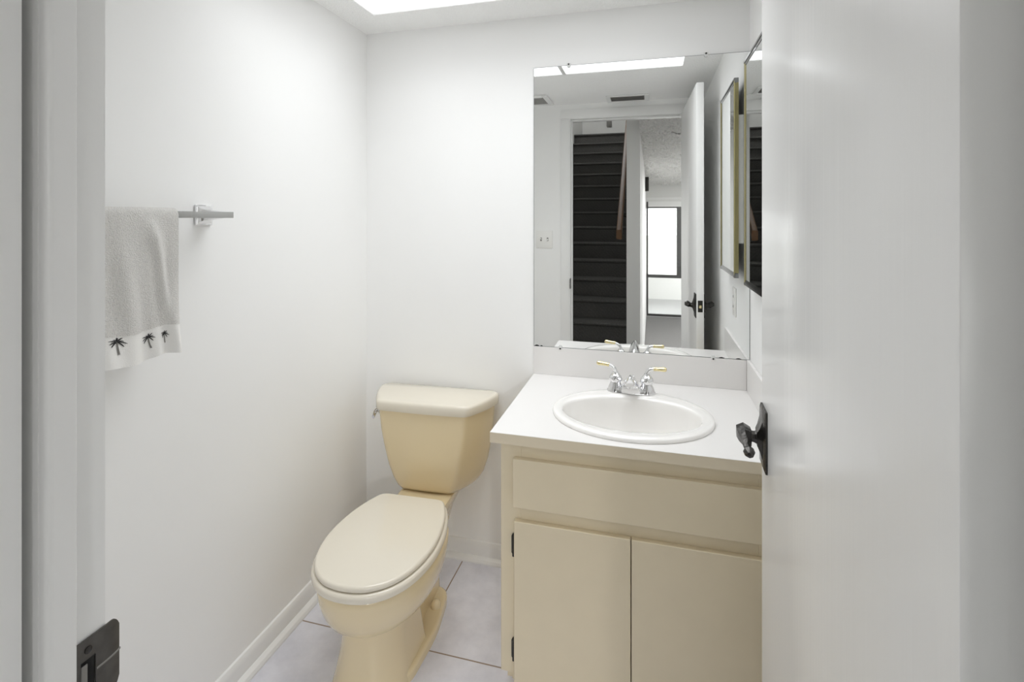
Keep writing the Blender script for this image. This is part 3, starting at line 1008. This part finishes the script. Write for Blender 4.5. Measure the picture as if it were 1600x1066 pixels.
box(b, fx0 + 0.032, fx1 - 0.032, fy1 - 0.032, fy1, CZ - 0.014, CZ - 0.0004, 0.005, 2)
obj('frame', b, M_trim, fn, 30)
b = B(); box(b, fx0 + 0.032, fx1 - 0.032, fy0 + 0.032, fy1 - 0.032, CZ - 0.002, CZ - 0.0005)
obj('fan_opening', b, M_duct, fn, 0)
b = B()
for k in range(11):
    y = fy0 + 0.042 + k * 0.0165
    box(b, fx0 + 0.0325, fx1 - 0.0325, y, y + 0.006, CZ - 0.011, CZ - 0.0025)
obj('grille', b, M_slat, fn, 0)

# ------------------------------------------------------------------ towel bar and towel
tb = tag(empty('towel_bar', (0.0, -1.11, 1.363)), 'square chrome towel bar on the left wall', 'towel bar')
b = B(); box(b, 0.062, 0.078, -1.428, -0.797, 1.3555, 1.3715, 0.0012, 2)
obj('bar', b, M_steel, tb, 30)
for y in (-0.822, -1.403):
    b = B()
    box(b, 0.0004, 0.007, y - 0.027, y + 0.027, 1.3365, 1.3905, 0.0015, 2)
    loft(b, [[Vector((x, y + a * w, 1.3635 + c * w)) for a, c in ((-1, -1), (1, -1), (1, 1), (-1, 1))] for x, w in ((0.0065, 0.024), (0.013, 0.0175), (0.020, 0.0135), (0.0622, 0.0085))])
    obj('post', b, M_chrome, tb, 30)

TY0, TY1 = -1.300, -0.972      # far side hidden by the door frame
ZTOP = 1.3735
def fold(y, drop):
    """sideways bulge of the front layer (x) from folds, grows with drop below the bar"""
    u = (y - TY1)          # 0 at the right edge, negative to the left
    k = min(1.0, drop / 0.18)
    r = 0.0
    c1 = -0.075 + drop * 0.22           # the long diagonal crease
    r += 0.016 * math.exp(-((u - c1) / 0.016) ** 2) * min(1, drop / 0.05) * (1.0 - 0.35 * min(1, drop / 0.34))
    c2 = -0.030 + drop * 0.03
    r -= 0.011 * math.exp(-((u - c2) / 0.014) ** 2) * k
    r += 0.007 * math.sin(u * 52 + drop * 6 + 0.6) * k
    r += 0.003 * math.sin(u * 120 - drop * 14) * k
    return r
LF, LB = 0.322, 0.285            # lengths of the front and back layers
def towel_pt(y, s, off=0.0):
    """s: 0 at the top of the bar; positive down the front, negative down the back"""
    w = 0.0128 + off
    arc = 0.0128 * PI / 2
    if abs(s) <= arc:
        a = s / 0.0128
        return Vector((0.070 + math.sin(a) * w, y, 1.3605 + math.cos(a) * w * 1.05 + 0.0008))
    d = abs(s) - arc
    if s > 0:
        f = fold(y, d)
        return Vector((0.070 + w + 0.001 * min(1, d / 0.1) + f, y + 0.006 * min(1, d / 0.2) * math.sin(y * 40), 1.3605 - d - 0.004 * math.sin((y - TY1) * 46) * min(1, d / 0.3)))
    f = 0.004 * math.sin(y * 45) * min(1, d / 0.1)
    return Vector((0.070 - w - 0.006 * min(1, d / 0.1) + f, y, 1.3605 - d))
tw = tag(empty('towel', (0.075, -1.135, 1.05)), 'white terry hand towel with palm tree border hanging on the chrome towel bar', 'towel')
th = 0.0045
ny = 110
ys = [TY0 + (TY1 - TY0) * i / (ny - 1) for i in range(ny)]
BAND0 = 0.273                    # arc length where the woven border starts
def sheet(bm, s0, s1, ns, t_in, t_out, mi=0):
    ss = [s0 + (s1 - s0) * i / (ns - 1) for i in range(ns)]
    outer = [[bm.verts.new(towel_pt(y, s, t_out)) for y in ys] for s in ss]
    inner = [[bm.verts.new(towel_pt(y, s, t_in)) for y in ys] for s in ss]
    for g in (outer, inner):
        for a, c in zip(g, g[1:]):
            for i in range(ny - 1):
                bm.faces.new((a[i], a[i + 1], c[i + 1], c[i]))
    for i in range(ny - 1):
        bm.faces.new((outer[0][i], outer[0][i + 1], inner[0][i + 1], inner[0][i]))
        bm.faces.new((outer[-1][i], outer[-1][i + 1], inner[-1][i + 1], inner[-1][i]))
    for k in range(ns - 1):
        for i in (0, ny - 1):
            bm.faces.new((outer[k][i], outer[k + 1][i], inner[k + 1][i], inner[k][i]))
b = B(); sheet(b, -LB, BAND0, 130, 0.0, th)
obj('terry_cloth', b, M_towel, tw, 60)
b = B(); sheet(b, BAND0 + 0.0002, LF + 0.018, 30, 0.0008, th - 0.0012)
bd = tag(obj('border', b, M_band, tw, 60), 'smooth white woven border with embroidered palms')
# embroidered palms on the border
def palm(yc, s_top, size, lean, squeeze=1.0):
    bm = B()
    P = lambda a, c: towel_pt(yc + a * size * squeeze, s_top - c * size, th - 0.0004)
    n = 9
    for k in range(n):
        ang = PI * (-0.22 + 1.44 * k / (n - 1))
        L = 0.46 + 0.08 * math.sin(k * 2.3)
        prev = None
        for q in range(7):
            t = q / 6
            r = L * t
            a = math.cos(ang) * r; c = math.sin(ang) * r - 0.15 * t * t
            w = 0.046 * (1 - t) ** 0.6 * (0.5 + t) + 0.008
            nx, nz = -math.sin(ang), math.cos(ang)
            pr = (bm.verts.new(P(a + nx * w, c + nz * w)), bm.verts.new(P(a - nx * w, c - nz * w)))
            if prev:
                bm.faces.new((prev[0], prev[1], pr[1], pr[0]))
            prev = pr
    return bm
def trunk(yc, s_top, size, lean, squeeze=1.0):
    bm = B()
    prev = None
    for q in range(9):
        t = q / 8
        a = lean * (t ** 1.6); c = -1.05 * t
        w = 0.035 + 0.025 * t
        P = lambda a_: towel_pt(yc + a_ * size * squeeze, s_top - c * size, th - 0.0006)
        pr = (bm.verts.new(P(a - w)), bm.verts.new(P(a + w)))
        if prev:
            bm.faces.new((prev[0], prev[1], pr[1], pr[0]))
        prev = pr
    return bm
for yc, st_, sz, ln_, sq in ((-1.116, 0.284, 0.026, 0.10, 1.25), (-1.047, 0.290, 0.025, 0.22, 1.2), (-1.004, 0.293, 0.021, 0.16, 0.9)):
    t_ = obj('palm_trunk', trunk(yc, st_, sz, ln_, sq), M_trunk, bd, 0)
    p_ = obj('palm_fronds', palm(yc, st_, sz, ln_, sq), M_palm, bd, 0)
    for o in (t_, p_):
        md_ = o.modifiers.new('thread', 'SOLIDIFY'); md_.thickness = 0.0007; md_.offset = 1

# ------------------------------------------------------------------ hall, stairs and living room (seen in the mirror)
# stair: risers 0.18, treads 0.2495; second nosing at y = -3.004
RH, TR, Y1 = 0.180, 0.2495, -2.7545
SX0, SX1 = -0.02, 0.955
b = B(); box(b, -0.72, 3.20, -2.90, FH, -0.06, 0.0)
struct('floor_hall', b, M_carpet)
stc = tag(empty('staircase', ((SX0 + SX1) / 2, Y1, 0.0)), 'dark carpeted staircase rising away from the bathroom door, seen in the mirror', 'stairs')
for k in range(15):
    z1 = RH * (k + 1)
    y0 = Y1 - TR * k
    b = B()
    depth = TR + 0.03 if k < 14 else 1.04
    # tread with rounded nosing, riser set back
    prof = [(y0 - depth, z1 - 0.17 if k < 14 else z1 - 0.12), (y0 - 0.018, z1 - RH), (y0 - 0.018, z1 - 0.034), (y0 - 0.006, z1 - 0.030), (y0 + 0.001, z1 - 0.020), (y0 + 0.001, z1 - 0.010), (y0 - 0.006, z1 - 0.002), (y0 - 0.014, z1), (y0 - depth, z1)]
    loft(b, [[Vector((x, p[0], p[1])) for p in prof] for x in (SX0 + 0.001, SX1 - 0.001)])
    obj('step', b, M_carpet, stc, 30)
# walls of the stairwell
b = B(); box(b, SX0 - 0.10, SX0, -7.30, -2.10, 0.0, 4.90)
struct('wall_stair_left', b, M_hallwall)
b = B()
loft(b, [[Vector(p) + Vector((0, 0, z)) for p in ((SX1, -2.75, 0), (1.071, -2.75, 0), (1.090, -7.45, 0), (SX1, -7.45, 0))] for z in (-0.43, 4.90)])
struct('wall_stair_right', b, M_hallwall)
b = B(); box(b, -1.30, SX1, -7.42, -7.30, 2.0, 4.90)
struct('wall_landing', b, M_hallwall)
b = B(); box(b, -1.30, 1.30, -7.42, -2.0, 4.90, 4.98)
struct('ceiling_stair', b, M_hallwall)
b = B(); box(b, SX0 - 0.10, 1.19, -2.20, -2.10, 2.205, 4.90)
struct('wall_stair_front', b, M_hallwall)
b = B(); box(b, 1.0715, 1.19, -2.90, -2.20, 2.205, 4.90)
struct('wall_stair_side', b, M_hallwall)
# skirting inside the stair
b = B(); box(b, 1.0712, 1.0832, -2.90, -2.752, 0.0, 0.085, 0.003, 1)
struct('baseboard_hall', b, M_trim)
def relief(x0, x1, y0, y1, zf, step, amp, bm):
    nx, ny_ = int((x1 - x0) / step), int((y1 - y0) / step)
    g = [[bm.verts.new((x0 + (x1 - x0) * i / nx, y0 + (y1 - y0) * j / ny_, zf(y0 + (y1 - y0) * j / ny_) - random.random() ** 2 * amp)) for j in range(ny_ + 1)] for i in range(nx + 1)]
    for i in range(nx):
        for j in range(ny_):
            bm.faces.new((g[i][j], g[i + 1][j], g[i + 1][j + 1], g[i][j + 1]))
# hall ends and ceiling
b = B(); box(b, -0.80, -0.72, -2.75, FH, 0.0, 2.30)
struct('wall_hall_left', b, M_hallwall)
b = B(); box(b, -0.80, SX0 - 0.10, -2.83, -2.75, 0.0, 2.30)
struct('wall_hall_back', b, M_hallwall)
b = B(); box(b, -0.80, -0.10, FH, FH + 0.10, 0.0, 2.30)
box(b, 1.60, 3.30, FH, FH + 0.10, 0.0, 2.30)
struct('wall_hall_front', b, M_hallwall)
b = B()
box(b, -0.80, 3.30, -2.10, FH, 2.14, 2.20)
box(b, 1.071, 3.30, -2.90, -2.10, 2.15, 2.20)
relief(1.071, 3.20, -2.90, -2.10, lambda y: 2.14, 0.034, 0.034, b)
box(b, -0.80, SX0, -2.83, -2.10, 2.14, 2.20)
struct('ceiling_hall', b, M_popcorn)
# sunken living room beyond
LZ = -0.37
b = B(); box(b, 1.0, 3.30, -7.45, -2.90, LZ - 0.06, LZ)
struct('floor_living', b, M_carpet_lit)
b = B(); box(b, 1.0715, 3.20, -2.906, -2.900, LZ, 0.0)
struct('trim_step', b, M_carpet)
b = B(); box(b, 3.20, 3.30, -7.45, FH, LZ - 0.06, 2.30)
struct('wall_living_right', b, M_hallwall)
zl = lambda y: 2.14 - (-2.90 - y) * (0.175 / 4.55)
b = B()
loft(b, [[Vector((x, -2.90, 2.15)), Vector((x, -7.45, 1.975)), Vector((x, -7.45, 2.03)), Vector((x, -2.90, 2.20))] for x in (1.0, 3.30)])
relief(1.0, 3.30, -7.45, -2.90, zl, 0.034, 0.034, b)
struct('ceiling_living', b, M_popcorn)
DY = -7.45
D0, D1, DZT = 1.092, 2.60, 1.655
b = B()
box(b, 0.90, 3.30, DY - 0.10, DY, DZT + 0.0, 2.05)
box(b, D1, 3.30, DY - 0.10, DY, LZ, DZT)
box(b, 0.90, D0 - 0.004, DY - 0.10, DY, LZ, DZT)
struct('wall_living_back', b, M_hallwall)
b = B(); box(b, 1.09, 2.75, DY + 0.001, DY + 0.02, DZT + 0.035, DZT + 0.075, 0.004, 1)
struct('trim_header', b, M_trim)
sd = tag(empty('door_2', (1.80, DY, LZ)), 'sliding glass patio door with dark metal frame, seen in the mirror', None, None, 'structure')
b = B()
box(b, D0, D0 + 0.030, DY - 0.07, DY - 0.01, LZ + 0.002, DZT - 0.002)
box(b, D1 - 0.030, D1, DY - 0.07, DY - 0.01, LZ + 0.002, DZT - 0.002)
box(b, D0 + 0.03, D1 - 0.03, DY - 0.07, DY - 0.01, LZ + 0.002, LZ + 0.040)
obj('frame', b, M_alu, sd, 0)
b = B()
box(b, D0 + 0.03, D1 - 0.03, DY - 0.07, DY - 0.01, DZT - 0.09, DZT - 0.002)
tag(obj('top_track', b, M_trim, sd, 0), 'pale top track')
b = B(); box(b, D0 + 0.03, D1 - 0.03, DY - 0.043, DY - 0.037, LZ + 0.04, DZT - 0.09)
obj('pane', b, M_glass, sd, 0)
# sunroom behind it
b = B(); box(b, 0.60, 3.30, -9.62, DY - 0.10, LZ - 0.06, LZ)
struct('floor_sunroom', b, M_pale)
WY = -9.50
b = B()
box(b, 0.60, 3.30, WY - 0.10, WY, LZ, 0.085)
box(b, 0.60, 3.30, WY - 0.10, WY, 1.66, 2.40)
struct('wall_sunroom', b, M_hallwall)
b = B(); box(b, 0.60, 0.70, WY, DY - 0.10, LZ, 2.40)
struct('wall_sunroom_left', b, M_hallwall)
wn = tag(empty('window_1', (1.5, WY, 0.085)), 'bright sunroom window with dark metal frame, seen in the mirror', None, None, 'structure')
b = B()
for x0, x1 in ((0.70, 0.76), (1.700, 1.800), (2.60, 2.70), (3.22, 3.30)):
    box(b, x0, x1, WY - 0.07, WY - 0.01, 0.086, 1.659)
box(b, 0.70, 3.30, WY - 0.075, WY - 0.005, 0.086, 0.152)
box(b, 0.70, 3.30, WY - 0.075, WY - 0.005, 1.575, 1.659)
obj('window_frame', b, M_alu, wn, 0)
b = B(); box(b, 0.72, 3.28, WY - 0.045, WY - 0.040, 0.12, 1.62)
obj('pane', b, M_glass, wn, 0)
b = B(); box(b, -30, 30, -60, -9.70, -1.0, -0.6)
struct('ground', b, mat('pale_paving', srgb(205, 206, 200), 0.9, noise=(2, 0.05)))
b = B(); box(b, 0.60, 3.30, WY - 0.10, DY - 0.10, 2.40, 2.46)
struct('ceiling_sunroom', b, M_hallwall)

# handrail on the stair's right wall
hr = tag(empty('handrail', (0.876, -2.95, 1.23)), 'wooden handrail running up the right side of the carpeted stairs, seen in the mirror', 'handrail')
b = B()
slope = RH / TR
RY0, RY1 = -2.955, -6.10
def rz(y): return 1.205 + slope * (RY0 - y)
q0 = round_poly([(-0.026, -0.045), (0.026, -0.045), (0.026, 0.045), (-0.026, 0.045)], 0.012, 3)
loft(b, [[Vector((0.878 + p.x, y, rz(y) + p.y)) for p in q0] for y in (RY0, RY1)])
obj('rail', b, M_rail, hr, 30)
for y in (-3.3, -4.5, -5.7):
    b = B(); tube(b, [(0.890, y, rz(y) - 0.045), (0.905, y, rz(y) - 0.075), (0.954, y, rz(y) - 0.085)], 0.007, 10)
    obj('bracket', b, M_dark, hr)
wb = tag(empty('wall_speaker', (1.076, -6.0, 1.87)), 'small dark box mounted high on the passage wall, seen in the mirror', 'speaker')
b = B(); box(b, 1.0855, 1.137, -6.06, -5.95, 1.765, 1.975, 0.004, 2)
obj('cabinet', b, M_dark, wb, 30)
tm = tag(empty('thermostat', (0.455, -7.30, 3.05)), 'small grey wall plate above the top stair, seen in the mirror', 'thermostat')
b = B(); box(b, 0.410, 0.500, -7.2995, -7.275, 2.985, 3.165, 0.004, 2)
obj('cover', b, M_grey, tm, 30)

# ------------------------------------------------------------------ unseen lamps added to fill the hall, landing and living room with light
def dome(name, x, y, z, watts, r, label, k=1.0):
    t = tag(empty(name, (x, y, z)), label, 'ceiling light')
    b = B(); lathe(b, [(r, 0.0), (r, -0.018), (r * 0.93, -0.022), (0.0, -0.022)], (x, y, z - 0.0005), 'z', 32)
    obj('base', b, M_trim, t, 40)
    b = B(); lathe(b, [(r * 0.9, -0.0225), (r * 0.88, -0.022 - 0.018 * k), (r * 0.7, -0.022 - 0.044 * k), (r * 0.4, -0.022 - 0.060 * k), (0.0, -0.022 - 0.066 * k)], (x, y, z), 'z', 32)
    obj('glass_shade', b, M_fill_lamp, t, 60)
    ld = bpy.data.lights.new(name, 'AREA')
    ld.shape = 'DISK'; ld.size = r * 1.8; ld.energy = watts; ld.color = (0.99, 0.99, 1.0)
    lo = bpy.data.objects.new('fill_light', ld); C.objects.link(lo)
    lo.location = (0, 0, -0.026 - 0.069 * k); lo.parent = t
dome('hall_fill_lamp', -0.15, -1.95, 2.14, HALL_FILL_W, 0.13, 'flat round fill lamp added out of view in the hall by the foot of the stairs', 0.1)
dome('hall_fill_lamp', 2.35, -1.95, 2.14, HALL_FILL_W * 0.25, 0.13, 'flat round fill lamp added out of view at the far right end of the hall', 0.1)
dome('landing_fill_lamp', 0.45, -5.2, 4.90, UP_FILL_W, 0.15, 'round fill lamp added out of view high above the stairs')
dome('living_fill_lamp', 2.4, -5.0, 2.055, LIVING_FILL_W, 0.15, 'round fill lamp added out of view in the sunken living room')
